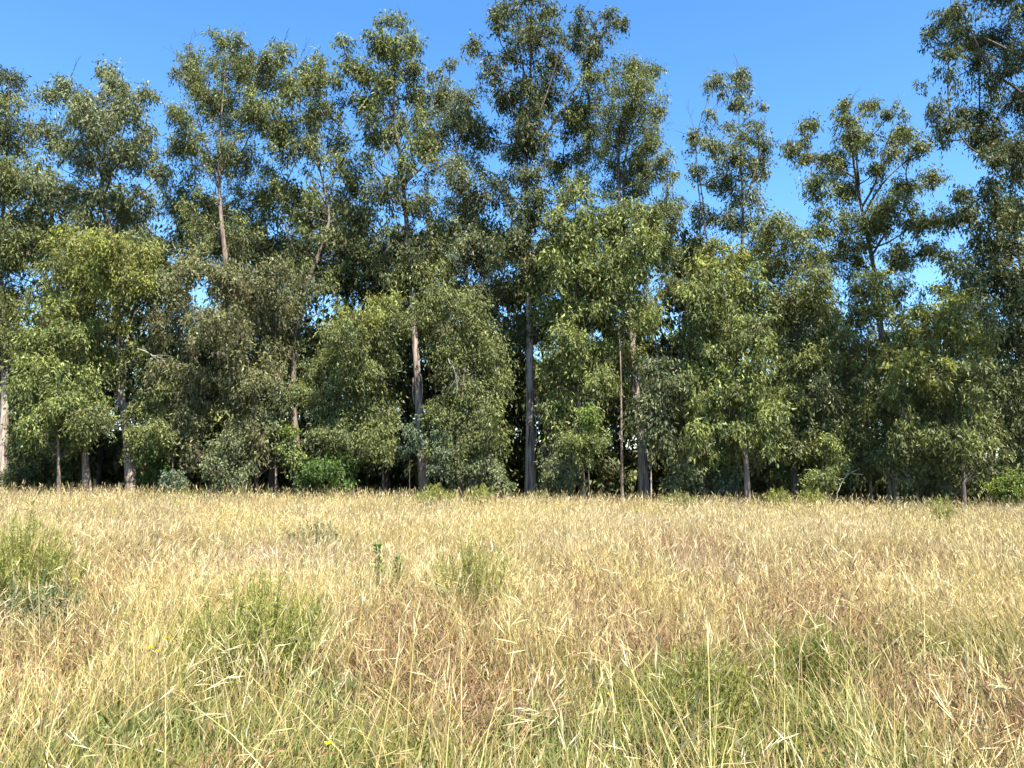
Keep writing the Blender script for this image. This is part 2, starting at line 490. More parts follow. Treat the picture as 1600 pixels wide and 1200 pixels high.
    for bs in bark_strips:
        gs = Geo()
        sp = [at(x, y, D - r - 0.12) for (x, y) in bs]
        pp = smooth_path(sp, 6)
        w = np.array((0.03, 0.035, 0.03, 0.03, 0.02, 0.008))[:, None] * np.array([(1, 0.2, 0)])
        v = np.stack([pp - w, pp + w], 1).reshape(-1, 3)
        tt = [(2 * i, 2 * i + 1, 2 * i + 3) for i in range(5)] + [(2 * i, 2 * i + 3, 2 * i + 2) for i in range(5)]
        gs.add(v, tt, (0.4, 0.33, 0.25)); gs.build("bark_strip", bark, root, b)
    return root

# ---- the tall trees that make the skyline, left to right
tree("thin eucalyptus cut by the left edge, pale trunk, sparse spindly top", 46, [(3, 765), (8, 600), (2, 420), (10, 250), (14, 125)], 0.26,
     [(12, 116, 12, 12, 'dark', .7), (6, 150, 14, 14, 'dark', .7), (8, 205, 16, 22, 'dark', .8), (0, 290, 36, 40), (-35, 220, 30, 40), (20, 375, 34, 48, 'dark'), (-15, 480, 40, 50), (12, 560, 28, 40), (-50, 350, 50, 60)],
     tint='olive', twigs=4)
tree("broad-headed eucalyptus with bare pale forked limbs, second tall crown from the left", 47,
     [(207, 775), (200, 690), (188, 600), (186, 500), (176, 380), (160, 300), (165, 200), (165, 130)], 0.29,
     [(75, 150, 18, 20), (105, 132, 24, 18), (165, 110, 26, 18), (192, 138, 20, 20), (235, 152, 20, 16), (130, 175, 45, 32), (200, 185, 42, 32), (70, 215, 34, 34), (120, 245, 46, 34),
      (190, 250, 50, 36), (236, 220, 26, 32), (70, 300, 42, 42), (212, 318, 46, 36, 'yellow'), (140, 320, 30, 30, 'dark'), (252, 272, 20, 24), (55, 385, 45, 42), (235, 385, 38, 46), (255, 450, 36, 46, 'grey')],
     tint='grey', limbs=[[(178, 375), (140, 292), (96, 264)], [(166, 300), (185, 230), (205, 170)]], dens=.9, fill=.8, spray=.9, dead=[[(170, 435), (120, 425), (88, 405)], [(195, 535), (205, 500), (218, 480)]], twigs=3, bark_strips=[[(194, 560), (197, 580), (196, 604)], [(184, 610), (182, 630), (183, 650)], [(192, 630), (195, 660), (197, 676)]])
tree("dense olive eucalyptus with flat wide top, third tall crown from the left", 47.5,
     [(378, 775), (372, 650), (365, 520), (352, 400), (343, 300), (345, 200), (352, 110)], 0.3,
     [(296, 84, 16, 16), (345, 68, 22, 14), (378, 66, 18, 16), (412, 88, 18, 14), (360, 108, 50, 34), (302, 122, 28, 32), (412, 125, 36, 32), (282, 180, 24, 32), (340, 170, 52, 38), (400, 190, 46, 38),
      (298, 240, 38, 38), (370, 252, 56, 38), (295, 312, 42, 42), (390, 328, 50, 42), (335, 380, 56, 46), (273, 112, 8, 10, 'dark', .5)],
     tint='olive', bark=M_BARKB, twigs=5, dens=.88, fill=.5, spray=.8, limbs=[[(343, 300), (320, 220), (296, 130)], [(345, 270), (380, 190), (410, 110)]])
tree("open eucalyptus with dark forked limbs and sky gaps, fourth tall crown", 48,
     [(470, 775), (462, 680), (458, 600), (470, 480), (500, 390), (514, 335), (495, 240), (482, 130)], 0.24,
     [(440, 80, 24, 14), (480, 108, 20, 20), (502, 95, 13, 12), (510, 130, 32, 26), (452, 138, 40, 32), (428, 192, 42, 36), (502, 180, 42, 36), (468, 232, 44, 28), (526, 225, 26, 26), (424, 300, 26, 30), (548, 300, 24, 30), (480, 390, 40, 34, 'dark'), (440, 420, 40, 40, 'grey'), (482, 460, 34, 36, 'grey'), (462, 525, 26, 34)],
     tint='olive', bark=M_BARKB, limbs=[[(482, 450), (446, 350), (450, 280), (482, 225)], [(514, 335), (505, 275), (520, 215)]], dens=0.9, twigs=3, fill=.5)
tree("tall eucalyptus with narrow domed top and straight dark upper trunk", 47,
     [(664, 770), (655, 650), (650, 560), (641, 430), (634, 330), (626, 250), (616, 180), (618, 90), (622, 40)], 0.27,
     [(600, 34, 22, 14), (630, 32, 18, 13), (584, 60, 22, 22), (640, 68, 18, 22), (606, 80, 36, 26), (535, 66, 17, 11), (545, 95, 20, 16), (562, 112, 26, 22), (640, 110, 18, 18), (590, 130, 36, 26), (648, 150, 20, 22),
      (570, 166, 32, 26), (640, 190, 30, 26), (580, 208, 32, 26), (664, 232, 26, 26), (556, 262, 30, 26), (600, 292, 40, 26, 'dark'), (652, 330, 34, 34, 'dark'), (566, 345, 38, 36, 'grey'), (608, 392, 46, 40, 'dark'), (650, 430, 34, 34), (662, 490, 30, 34), (640, 530, 30, 24), (616, 105, 16, 18, 'olive', .8, -1), (628, 265, 18, 22, 'olive', .8, -1), (640, 400, 24, 28, 'dark', 1, -1.2)],
     tint='olive', limbs=[[(634, 330), (590, 265), (545, 235)], [(622, 230), (600, 180), (575, 150)], [(630, 290), (665, 255), (690, 215)]], dens=0.85, twigs=4, fill=.45, spray=.8, bark_strips=[[(656, 580), (660, 600), (659, 626)], [(646, 590), (645, 615), (647, 632)], [(662, 700), (668, 725), (667, 745)]])
tree("slim eucalyptus with a knobbly top between the domed crown and the tallest tree", 48.5,
     [(738, 775), (735, 650), (730, 520), (728, 400), (724, 300), (706, 190), (702, 115)], 0.2,
     [(706, 100, 20, 10), (680, 116, 15, 11), (690, 150, 26, 22), (730, 158, 26, 20), (705, 194, 36, 26), (668, 220, 20, 22), (740, 214, 22, 26), (700, 268, 40, 30), (730, 312, 36, 30), (690, 356, 28, 26), (746, 384, 38, 42), (690, 425, 42, 42),
      (700, 520, 38, 38), (762, 540, 36, 42), (722, 592, 42, 38)],
     tint='grey', bark=M_BARKB, dens=0.85)
tree("tallest eucalyptus, crown leaving the top of the picture, straight pale trunk", 47,
     [(828, 778), (828, 650), (827, 500), (825, 380), (822, 280), (825, 180), (830, 90), (832, 0)], 0.285,
     [(790, 12, 24, 14), (830, 4, 32, 14), (862, 16, 22, 13), (908, 20, 20, 11), (955, 22, 18, 10), (972, 38, 12, 8), (740, 72, 17, 13), (776, 42, 20, 20), (768, 112, 22, 18), (846, 56, 40, 26), (904, 52, 26, 22), (938, 62, 18, 22), (800, 92, 30, 26),
      (870, 102, 36, 26), (922, 92, 16, 18), (788, 152, 32, 30), (850, 160, 44, 34), (892, 192, 36, 30), (758, 212, 30, 30), (820, 232, 44, 34), (882, 262, 40, 34), (778, 292, 42, 34), (840, 322, 46, 34), (800, 392, 44, 40), (768, 462, 40, 40), (862, 395, 30, 36), (825, 440, 30, 30), (800, 510, 34, 36), (822, 130, 20, 22, 'dark', 1, -1.1), (826, 195, 24, 26, 'dark', 1, -1.2), (824, 270, 24, 28, 'dark', 1, -1.2), (824, 350, 26, 30, 'dark', 1, -1.3), (828, 430, 26, 32, 'olive', 1, -1.3)],
     tint='dark', limbs=[[(824, 260), (800, 170), (760, 90)], [(826, 220), (860, 130), (880, 50)], [(828, 250), (915, 115), (968, 42)], [(826, 150), (812, 80), (795, 20)]],
     dens=0.85, twigs=7, fill=.4, spray=.8, bark_strips=[[(836, 622), (840, 640), (841, 662)], [(838, 618), (843, 650), (842, 668)], [(835, 640), (838, 665), (837, 690)]], dead=[[(868, 450), (845, 430), (828, 418)]])
tree("rounded eucalyptus right of the tallest tree, trunk flaring at its foot", 47.5,
     [(1006, 776), (1001, 680), (990, 580), (985, 480), (976, 380), (966, 290), (970, 200), (980, 130)], 0.3,
     [(975, 106, 36, 15), (1020, 112, 22, 14), (930, 130, 32, 22), (990, 146, 46, 26), (1030, 176, 14, 11), (915, 180, 32, 32), (970, 200, 46, 36), (1014, 222, 22, 22), (930, 240, 36, 30), (985, 270, 40, 36), (1036, 252, 18, 14), (1044, 275, 16, 12), (900, 286, 26, 22), (1040, 335, 26, 36), (1050, 385, 22, 32), (1048, 450, 22, 30), (985, 420, 30, 40), (992, 495, 28, 36), (1010, 625, 24, 40, 'dark')],
     tint='olive', limbs=[[(968, 290), (990, 200), (1030, 150)], [(966, 290), (1000, 240), (1030, 185)]], twigs=5, fill=.5, dens=.9, spray=.8, bark_strips=[[(994, 560), (998, 585), (997, 605)], [(1008, 690), (1011, 715), (1010, 735)]])
tree("sparse twiggy eucalyptus with small flat tuft on top, standing alone against sky", 48,
     [(1146, 778), (1150, 650), (1155, 500), (1160, 390), (1160, 300), (1155, 200), (1155, 130)], 0.2,
     [(1160, 115, 20, 10), (1117, 125, 8, 6), (1155, 162, 26, 10), (1194, 166, 11, 8), (1110, 180, 11, 9), (1086, 212, 11, 24), (1170, 206, 26, 15), (1112, 226, 18, 11), (1194, 222, 14, 15), (1150, 246, 34, 20), (1090, 266, 16, 20), (1188, 262, 16, 24),
      (1130, 290, 36, 26), (1174, 312, 20, 26), (1100, 332, 22, 26), (1145, 348, 36, 26)],
     tint='grey', bark=M_BARKD, limbs=[[(1120, 430), (1096, 330), (1088, 220), (1112, 140)], [(1158, 330), (1185, 250), (1196, 180)]], dens=0.8, twigs=16, fill=.15, spray=1.2)
tree("umbrella-topped eucalyptus with bare ascending limbs, nearest sky gap at right", 47,
     [(1394, 780), (1390, 690), (1385, 600), (1375, 500), (1362, 400), (1346, 325), (1332, 240), (1334, 185)], 0.3,
     [(1325, 166, 20, 9), (1360, 160, 18, 8), (1390, 180, 14, 9), (1264, 196, 20, 11), (1322, 190, 16, 14), (1236, 236, 18, 11), (1264, 244, 13, 9), (1330, 215, 32, 15), (1412, 206, 22, 10), (1440, 230, 13, 9, 'olive', .7), (1420, 246, 12, 8, 'olive', .6), (1398, 236, 13, 9, 'olive', .6), (1292, 254, 30, 20), (1280, 290, 24, 18), (1370, 262, 12, 8), (1310, 300, 26, 20),
      (1458, 276, 26, 14), (1420, 290, 30, 18), (1402, 318, 34, 22), (1470, 344, 18, 11), (1300, 344, 36, 28), (1360, 350, 36, 24), (1430, 350, 24, 14), (1320, 402, 42, 34), (1400, 402, 32, 26), (1442, 392, 24, 18, 'olive', .8)],
     tint='olive', limbs=[[(1350, 335), (1378, 288), (1415, 252), (1446, 224)], [(1346, 325), (1368, 285), (1385, 225), (1402, 190)], [(1340, 280), (1295, 255), (1250, 240)], [(1342, 290), (1340, 230), (1362, 165)], [(1362, 400), (1400, 340), (1450, 285)]], dens=1.1, twigs=8, fill=.12, spray=1.3)
tree("nearest eucalyptus, dark crown hanging in from the top right corner", 37,
     [(1668, 830), (1662, 600), (1648, 400), (1652, 200), (1660, 0), (1650, -160)], 0.42,
     [(1455, 52, 15, 15), (1476, 30, 20, 18), (1502, 46, 22, 22), (1500, 12, 24, 16), (1482, 84, 16, 14), (1520, 68, 22, 20), (1532, 96, 26, 24), (1562, 60, 30, 34), (1592, 30, 34, 40), (1552, 122, 28, 22), (1582, 152, 38, 34), (1608, 95, 34, 34), (1461, 172, 11, 18), (1466, 206, 12, 15), (1506, 176, 18, 14), (1486, 190, 12, 11),
      (1532, 186, 30, 22), (1522, 214, 22, 14), (1562, 212, 36, 28), (1592, 240, 38, 34), (1552, 250, 20, 14), (1560, -20, 45, 40), (1620, -40, 60, 60), (1690, 40, 60, 60), (1710, 180, 60, 70), (1670, 300, 60, 50), (1640, 200, 40, 60), (1560, -110, 60, 50), (1640, -160, 70, 60), (1730, -60, 60, 60)],
     tint='dark', bark=M_BARKD, limbs=[[(1650, 210), (1590, 140), (1530, 105)], [(1650, 120), (1560, 70), (1490, 40)]], dens=0.95, fill=.35, spray=.6)
tree("lit eucalyptus at the right edge below the dark corner crown", 43,
     [(1628, 795), (1622, 600), (1602, 450), (1576, 330)], 0.25,
     [(1510, 300, 18, 14), (1488, 345, 16, 14, 'grey', .7), (1480, 405, 22, 20, 'olive', .9), (1505, 430, 24, 22), (1545, 290, 22, 16), (1582, 276, 28, 17), (1510, 336, 22, 22), (1560, 336, 36, 28), (1605, 322, 30, 32), (1532, 386, 28, 24), (1582, 390, 38, 32), (1560, 442, 36, 36, 'dark'), (1602, 470, 36, 40), (1590, 540, 36, 42, 'dark'), (1625, 600, 34, 42), (1576, 610, 30, 38, 'dark'), (1600, 680, 34, 34, 'dark')],
     tint='grey')
# ---- the lower, nearer trees in front of them
tree("young eucalyptus with slender stem and leafy rounded crown near left edge", 43, [(93, 765), (91, 690), (86, 600), (80, 500)], 0.1,
     [(80, 478, 36, 20, 'bright'), (60, 520, 32, 26), (112, 520, 36, 30), (50, 570, 28, 28), (95, 580, 42, 36), (40, 625, 28, 32), (86, 640, 42, 32), (130, 612, 32, 36), (58, 682, 32, 26), (112, 690, 28, 24)], tint='bright', bark=M_BARKB)
tree("brown-barked eucalyptus with yellowish tufts left of the pale forked trunk", 44.5, [(137, 772), (132, 700), (128, 640), (122, 560), (126, 460), (136, 385)], 0.21,
     [(120, 370, 36, 20), (166, 380, 36, 20), (210, 396, 32, 24), (110, 420, 36, 26), (160, 428, 42, 26), (216, 440, 30, 26), (140, 480, 36, 30, 'olive'), (225, 560, 22, 40, 'olive'), (232, 640, 26, 36, 'olive'), (142, 655, 24, 34, 'olive')], tint='yellow', bark=M_BARKB)
tree("brownish-grey eucalyptus thicket tree with bleached dead twigs, left of centre", 44.5, [(402, 776), (397, 650), (386, 560), (370, 440)], 0.13,
     [(300, 430, 46, 36), (370, 440, 46, 36), (432, 432, 38, 36), (272, 502, 40, 40), (340, 512, 46, 40), (412, 512, 42, 40), (262, 590, 36, 36), (330, 592, 44, 40), (392, 596, 36, 34), (300, 650, 36, 32), (440, 480, 30, 36), (268, 690, 30, 30), (312, 715, 26, 24), (430, 560, 26, 30)],
     tint='brown', bark=M_BARKD, dead=[[(215, 545), (250, 562), (292, 576)], [(325, 560), (345, 545), (365, 535)], [(330, 552), (352, 552), (372, 560)]])
tree("young eucalyptus with yellow-green cap in front of the narrow domed tree", 44, [(548, 776), (550, 650), (570, 550), (592, 475)], 0.13,
     [(600, 472, 36, 18, 'yellow'), (560, 500, 36, 24, 'yellow'), (632, 500, 38, 24), (590, 540, 42, 26), (530, 522, 30, 28), (510, 566, 36, 36), (560, 592, 38, 36), (518, 640, 38, 38), (478, 622, 26, 34), (582, 650, 34, 36), (542, 690, 32, 28), (592, 700, 30, 28), (500, 680, 28, 28)], tint='olive', bark=M_BARKD)
tree("leafy low eucalyptus filling the gap left of the straight pale trunk", 44.2, [(722, 776), (716, 690), (722, 620), (732, 520)], 0.15,
     [(690, 470, 36, 30), (740, 490, 36, 32), (700, 545, 30, 32), (765, 560, 32, 36), (735, 610, 42, 34), (700, 650, 30, 34), (756, 655, 38, 34), (780, 600, 22, 34), (726, 700, 38, 28), (690, 705, 24, 24), (768, 705, 30, 26)], tint='olive', bark=M_BARKB, dead=[[(700, 560), (712, 585), (716, 612)]])
tree("bright eucalyptus with peeling brown trunk just right of the tallest tree's trunk", 44, [(910, 776), (906, 680), (903, 560), (900, 440), (898, 340)], 0.19,
     [(900, 306, 40, 17, 'bright'), (868, 338, 26, 24), (925, 342, 34, 26), (895, 372, 40, 28), (880, 410, 34, 30), (925, 420, 34, 30), (862, 488, 30, 24, 'yellow'), (904, 490, 40, 30), (880, 534, 40, 26), (862, 572, 26, 26), (912, 575, 34, 26), (870, 630, 26, 28), (938, 600, 30, 30), (880, 690, 24, 24), (940, 545, 26, 24)], tint='bright', bark=M_BARKB)
tree("slender-stemmed eucalyptus with long thin bare trunk and bright drooping head", 43.5, [(972, 778), (971, 680), (970, 580), (966, 480), (962, 380)], 0.085,
     [(985, 328, 40, 18), (1016, 342, 24, 26), (955, 350, 30, 26), (1000, 386, 36, 32), (958, 395, 36, 32), (990, 440, 32, 32), (945, 445, 36, 32), (1005, 480, 24, 30), (945, 500, 32, 28)], tint='bright', bark=M_BARKB)
tree("dense bright green eucalyptus with pointed top, clothed to near the ground", 42.5, [(1168, 780), (1164, 700), (1150, 600), (1136, 480), (1128, 395)], 0.18,
     [(1125, 384, 24, 14, 'yellow'), (1100, 410, 32, 20, 'yellow'), (1150, 410, 30, 20, 'yellow'), (1130, 440, 42, 26, 'yellow'), (1086, 460, 26, 26), (1170, 460, 30, 26), (1120, 490, 46, 30), (1080, 520, 32, 26), (1166, 520, 36, 30), (1120, 550, 46, 30), (1086, 580, 28, 26), (1182, 580, 28, 30),
      (1140, 600, 42, 30), (1100, 630, 36, 30), (1172, 640, 36, 30), (1130, 670, 42, 30), (1196, 660, 22, 26), (1092, 682, 26, 26), (1122, 708, 34, 20), (1184, 692, 26, 24)], tint='bright', bark=M_BARKB)
tree("grey-green sapling on a thin pale stem right of the flaring trunk", 43, [(1017, 776), (1018, 700), (1024, 600)], 0.05,
     [(1022, 570, 26, 20), (1050, 600, 26, 26), (1026, 632, 32, 26), (1062, 652, 20, 26), (1034, 682, 30, 24)], tint='grey', bark=M_BARK)
tree("dull olive eucalyptus with dark trunk between the bright pointed tree and umbrella crown", 44.5, [(1243, 781), (1240, 700), (1245, 600), (1240, 480), (1226, 385)], 0.21,
     [(1214, 350, 36, 16), (1192, 375, 26, 20), (1240, 370, 30, 20), (1262, 402, 36, 26), (1212, 420, 40, 32), (1272, 442, 32, 32), (1226, 482, 42, 36), (1282, 502, 28, 36), (1212, 552, 30, 36), (1262, 562, 36, 36), (1236, 622, 36, 36), (1282, 640, 28, 36), (1220, 682, 24, 28), (1256, 700, 26, 24)], tint='olive', bark=M_BARKD)
tree("several-stemmed eucalyptus with green cap below the umbrella crown", 44, [(1360, 781), (1358, 700), (1354, 600), (1358, 480)], 0.11,
     [(1370, 430, 30, 18, 'bright'), (1342, 452, 26, 24), (1400, 458, 26, 26), (1352, 492, 40, 30), (1320, 532, 30, 30), (1372, 552, 40, 34), (1320, 602, 30, 34), (1372, 622, 36, 34), (1342, 672, 36, 28), (1392, 672, 24, 24), (1332, 716, 26, 20), (1384, 712, 24, 20)],
     tint='olive', bark=M_BARKB, limbs=[[(1330, 781), (1328, 720), (1338, 640)], [(1370, 781), (1366, 710), (1358, 650)], [(1342, 781), (1346, 700), (1354, 620)]])
tree("yellow-green young eucalyptus with broad cone of long drooping leaves at right", 40.5, [(1506, 787), (1504, 720), (1500, 620), (1486, 530), (1476, 460)], 0.12,
     [(1475, 454, 26, 14, 'yellow'), (1500, 472, 24, 16, 'yellow'), (1450, 490, 30, 22, 'yellow'), (1500, 502, 36, 24, 'yellow'), (1430, 530, 32, 24, 'yellow'), (1480, 540, 42, 26, 'yellow'), (1530, 546, 22, 26, 'yellow'), (1412, 574, 32, 24, 'yellow'), (1466, 584, 46, 30, 'yellow'), (1520, 590, 30, 30), (1402, 620, 28, 24),
      (1450, 634, 46, 30), (1510, 640, 40, 30), (1430, 680, 42, 26), (1490, 690, 42, 30), (1540, 680, 24, 30), (1456, 716, 36, 18), (1520, 722, 28, 18)], tint='olive', bark=M_BARKD, leaf=(0.27, 0.078), clump=0.5)
# ---- slim young trees between the big trunks
for lab, D_, x_, top_, r_, tn, bk in [
    ("slim pale-stemmed young tree right of the pale forked trunk", 43.8, 268, 600, .05, 'olive', M_BARK),
    ("slim young tree with hanging foliage left of the dark green bush", 44.2, 432, 610, .06, 'grey', M_BARK),
    ("slim dark-stemmed young tree left of the reddish trunk", 44.6, 600, 600, .07, 'olive', M_BARKD),
    ("slim pale-stemmed young tree between the straight pale trunk and the peeling trunk", 44.6, 876, 640, .05, 'grey', M_BARK),
    ("slim pale-stemmed young tree left of the bright pointed tree", 44.4, 1078, 590, .06, 'olive', M_BARK),
    ("slim young tree left of the leaning bleached branch", 44.0, 1285, 600, .06, 'grey', M_BARKB),
    ("slim young tree just left of the yellow-green cone tree", 43.4, 1432, 610, .06, 'olive', M_BARKB)]:
    bl_ = [(x_ + rng.normal(0, 12), top_ + k_ * 24, 22 + rng.normal(0, 3), 17) for k_ in range(5)]
    tree(lab, D_, [(x_, 778), (x_ + rng.normal(0, 4), 700), (x_ + rng.normal(0, 5), top_)], r_ * 1.25, bl_, tint=tn, bark=bk, fill=.4, spray=.6, dens=.8)
# ---- saplings and bushes along the wood's edge
def bush(label, D, x, yb, blobs, tint, leaf=(0.16, 0.07), dens=1.0, name="bush", stem=0.03, cat="bush"):
    top = min(blobs, key=lambda q: q[1])
    return tree(label, D, [(x, yb), ((x * 2 + top[0]) / 3, (yb * 2 + top[1]) / 3), (top[0], top[1])], stem, blobs, tint=tint, bark=M_BARKB, leaf=leaf, dens=dens, name=name, clump=0.42, cat=cat, fill=0, spray=0)
bush("grey leafy bush at the foot of the brownish thicket tree", 42.5, 360, 778, [(350, 690, 26, 20), (372, 720, 28, 28), (335, 732, 22, 26), (362, 752, 30, 20)], 'grey')
bush("leafy sapling screening the middle of the pale forked trunk", 43.5, 212, 772, [(206, 672, 16, 14), (212, 696, 22, 18), (226, 716, 16, 14)], 'olive', name="sapling", cat="sapling", leaf=(0.2, 0.08), stem=0.025)
bush("dark green glossy bush left of centre at the edge of the dry grass", 43, 515, 778, [(505, 735, 30, 24), (540, 722, 24, 20), (525, 755, 34, 20), (490, 755, 22, 18)], 'bush')
bush("bright sprig-topped sapling left of the dark green bush", 42.5, 460, 776, [(458, 672, 12, 14, 'lime'), (452, 700, 18, 18), (466, 722, 16, 18)], 'bright', name="sapling", cat="sapling")
bush("pale blue-green sapling among dark stems at the left", 42.5, 272, 774, [(270, 742, 14, 11), (262, 756, 13, 10), (284, 756, 10, 8)], 'blue', name="sapling", cat="sapling")
bush("blue-green sapling covering the foot of a reddish trunk, centre left", 42.8, 640, 776, [(640, 672, 16, 15), (656, 690, 16, 14), (632, 704, 13, 13)], 'blue', dens=.55, name="sapling", cat="sapling", stem=0.02)
bush("blue-green spray of round leaves right of the reddish trunk", 43, 690, 776, [(684, 680, 13, 12), (692, 706, 20, 18), (682, 730, 18, 18)], 'blue', dens=.5, name="sapling", cat="sapling", stem=0.02)
bush("twiggy tangled bush left of the straight pale trunk", 43.2, 745, 778, [(725, 742, 28, 22), (760, 735, 26, 24), (750, 760, 36, 16), (785, 752, 20, 20)], 'grey', dens=0.7)
bush("small green sapling in front of the peeling brown trunk", 42.3, 922, 776, [(915, 650, 20, 18, 'lime'), (900, 688, 24, 22), (930, 690, 20, 22), (915, 716, 20, 16)], 'bright', name="sapling", cat="sapling", stem=0.035)
bush("blue-green undergrowth below the bright pointed tree", 43.6, 1120, 778, [(1110, 735, 24, 18), (1138, 742, 22, 18), (1124, 760, 26, 14), (1085, 745, 18, 18)], 'blue', dens=0.8)
bush("pale grey sapling low between the flaring trunk and the bright pointed tree", 43.4, 1066, 778, [(1062, 700, 18, 20), (1072, 730, 20, 20), (1056, 752, 18, 14)], 'grey', name="sapling", cat="sapling", leaf=(0.2, 0.08), stem=0.025)
bush("olive bush between the dark trunk and the several-stemmed tree", 42.8, 1296, 780, [(1290, 700, 22, 20), (1302, 730, 24, 24), (1280, 752, 24, 20)], 'bright')
bush("dull green undergrowth below the yellow-green cone tree", 43, 1445, 783, [(1420, 745, 26, 24), (1455, 738, 26, 24), (1475, 757, 24, 18), (1440, 762, 30, 14)], 'grey', dens=0.9)
bush("bright leafy bush low at the right edge", 41, 1575, 790, [(1560, 757, 20, 14), (1588, 752, 18, 15), (1576, 770, 24, 12)], 'lime')
bush("dark bush in the deep shade behind the leftmost slender stem", 46, 45, 770, [(35, 700, 30, 30), (60, 730, 30, 26), (30, 745, 34, 22)], 'dark')
bush("shadowed bush right of the pale forked trunk's foot", 44.5, 245, 775, [(240, 700, 24, 26), (252, 735, 26, 26), (235, 755, 24, 18)], 'bush')
bush("grassy green bush between the tallest tree and the peeling trunk", 43.6, 875, 778, [(868, 735, 20, 20), (884, 752, 22, 18), (862, 760, 20, 14)], 'grey', dens=0.9)

# ---- the second row: dim trunks behind, copies of two trees
def copy_tree(root, label, loc, rz, s):
    r = root.copy(); col.objects.link(r)
    r.location = loc; r.rotation_euler = (0, 0, rz); r.scale = (s, s, s); r["label"] = label
    for ch in root.children:
        c = ch.copy(); col.objects.link(c); c.parent = r
    return r

def back_source(label, D, x, ytop, rb):
    bl = []
    for k in range(11):
        y = ytop + 15 + k * 36
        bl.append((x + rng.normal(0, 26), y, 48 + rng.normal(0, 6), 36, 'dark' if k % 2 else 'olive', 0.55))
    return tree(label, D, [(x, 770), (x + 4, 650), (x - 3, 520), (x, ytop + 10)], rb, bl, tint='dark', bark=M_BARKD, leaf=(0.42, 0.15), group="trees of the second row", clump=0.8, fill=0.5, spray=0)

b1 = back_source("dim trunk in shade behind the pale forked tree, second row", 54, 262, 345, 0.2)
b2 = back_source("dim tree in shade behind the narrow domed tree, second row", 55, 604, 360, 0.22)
back = [(b2, 40, 53, 1.15, "dim tree behind the slender young tree near the left edge, second row"),
        (b1, 150, 57, 1.15, "dim tree behind the brown-barked yellowish tree, second row"),
        (b1, 330, 56, 1.12, "dim tree behind the thicket with dead twigs, second row"),
        (b2, 425, 54, 1.14, "dim tree behind the open forked crown, second row"),
        (b1, 505, 57, 1.16, "dim tree behind the dark green glossy bush, second row"),
        (b1, 695, 54, 1.02, "dim tree behind the blue-green spray, second row"),
        (b2, 785, 56, 1.0, "dim tree just left of the straight pale trunk, second row"),
        (b1, 862, 53, .95, "dim tree just right of the straight pale trunk, second row"),
        (b2, 940, 57, 1.05, "dim tree behind the peeling brown trunk, second row"),
        (b1, 1050, 55, 1.06, "dim tree behind the grey-green sapling, second row"),
        (b2, 1100, 58, .98, "dim tree behind the bright pointed tree, second row"),
        (b1, 1200, 54, .80, "dim tree left of the dark trunk at right, second row"),
        (b2, 1290, 56, .80, "dim tree behind the olive bush at right, second row"),
        (b1, 1425, 56, .72, "dim tree behind the yellow-green cone tree's left side, second row"),
        (b2, 1545, 54, .8, "dim tree behind the yellow-green cone tree's right side, second row")]
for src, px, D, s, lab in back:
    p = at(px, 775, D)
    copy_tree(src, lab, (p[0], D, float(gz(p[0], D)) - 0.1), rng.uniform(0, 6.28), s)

# ---- the depth of the wood behind: one mass of foliage and stems
def build_wood():
    g = Geo()
    nl = 0
    for k in range(2100):
        D = rng.uniform(58, 84)
        x = rng.uniform(-0.80, 0.80) * D
        h = rng.uniform(0.5, 15.0) if rng.random() < 0.45 else rng.uniform(0.3, 4.0)
        c = np.array((x, D, float(gz(x, D)) + h))
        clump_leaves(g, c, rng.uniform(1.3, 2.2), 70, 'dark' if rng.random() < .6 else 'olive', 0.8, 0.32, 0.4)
    for k in range(70):
        D = rng.uniform(60, 82); x = rng.uniform(-0.8, 0.8) * D; z0 = float(gz(x, D)) - 0.1
        tube(g, smooth_path([(x, D, z0), (x + rng.normal(0, .3), D, z0 + 7), (x + rng.normal(0, .6), D, z0 + 15)], 6), np.linspace(0.2, 0.06, 6), 6, (0.10, 0.08, 0.06))
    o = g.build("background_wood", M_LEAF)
    tag(o, "deep shaded mass of foliage and stems inside the wood", "wood", kind="stuff")
build_wood()

# ---- a fallen bleached branch leaning at the wood's edge
def fallen_branch():
    g = Geo()
    D = 42.2
    b = at(1310, 778, D)
    p = smooth_path([at(1308, 778, D), at(1313, 758, D), at(1326, 742, D), at(1344, 732, D)], 9)
    p[1:-1] += rng.normal(0, 0.05, (7, 3))
    tube(g, p, np.linspace(0.03, 0.010, 9), 6, (0.4, 0.35, 0.3), rough=0.05)
    for i, (dx, dz) in ((4, (-.5, .1)), (5, (.3, .5)), (6, (.6, -.1)), (3, (-.4, .3))):
        tube(g, [p[i], p[i] + np.array((dx * .5, -.05, dz * .6)), p[i] + np.array((dx, -.1, dz))], (0.022, 0.015, 0.006), 4, (0.4, 0.35, 0.3))
    o = g.build("fallen_branch", M_DEAD, None, b, smooth=True)
    tag(o, "bleached dead branch leaning at the wood's edge left of the several-stemmed tree", "branch")
fallen_branch()

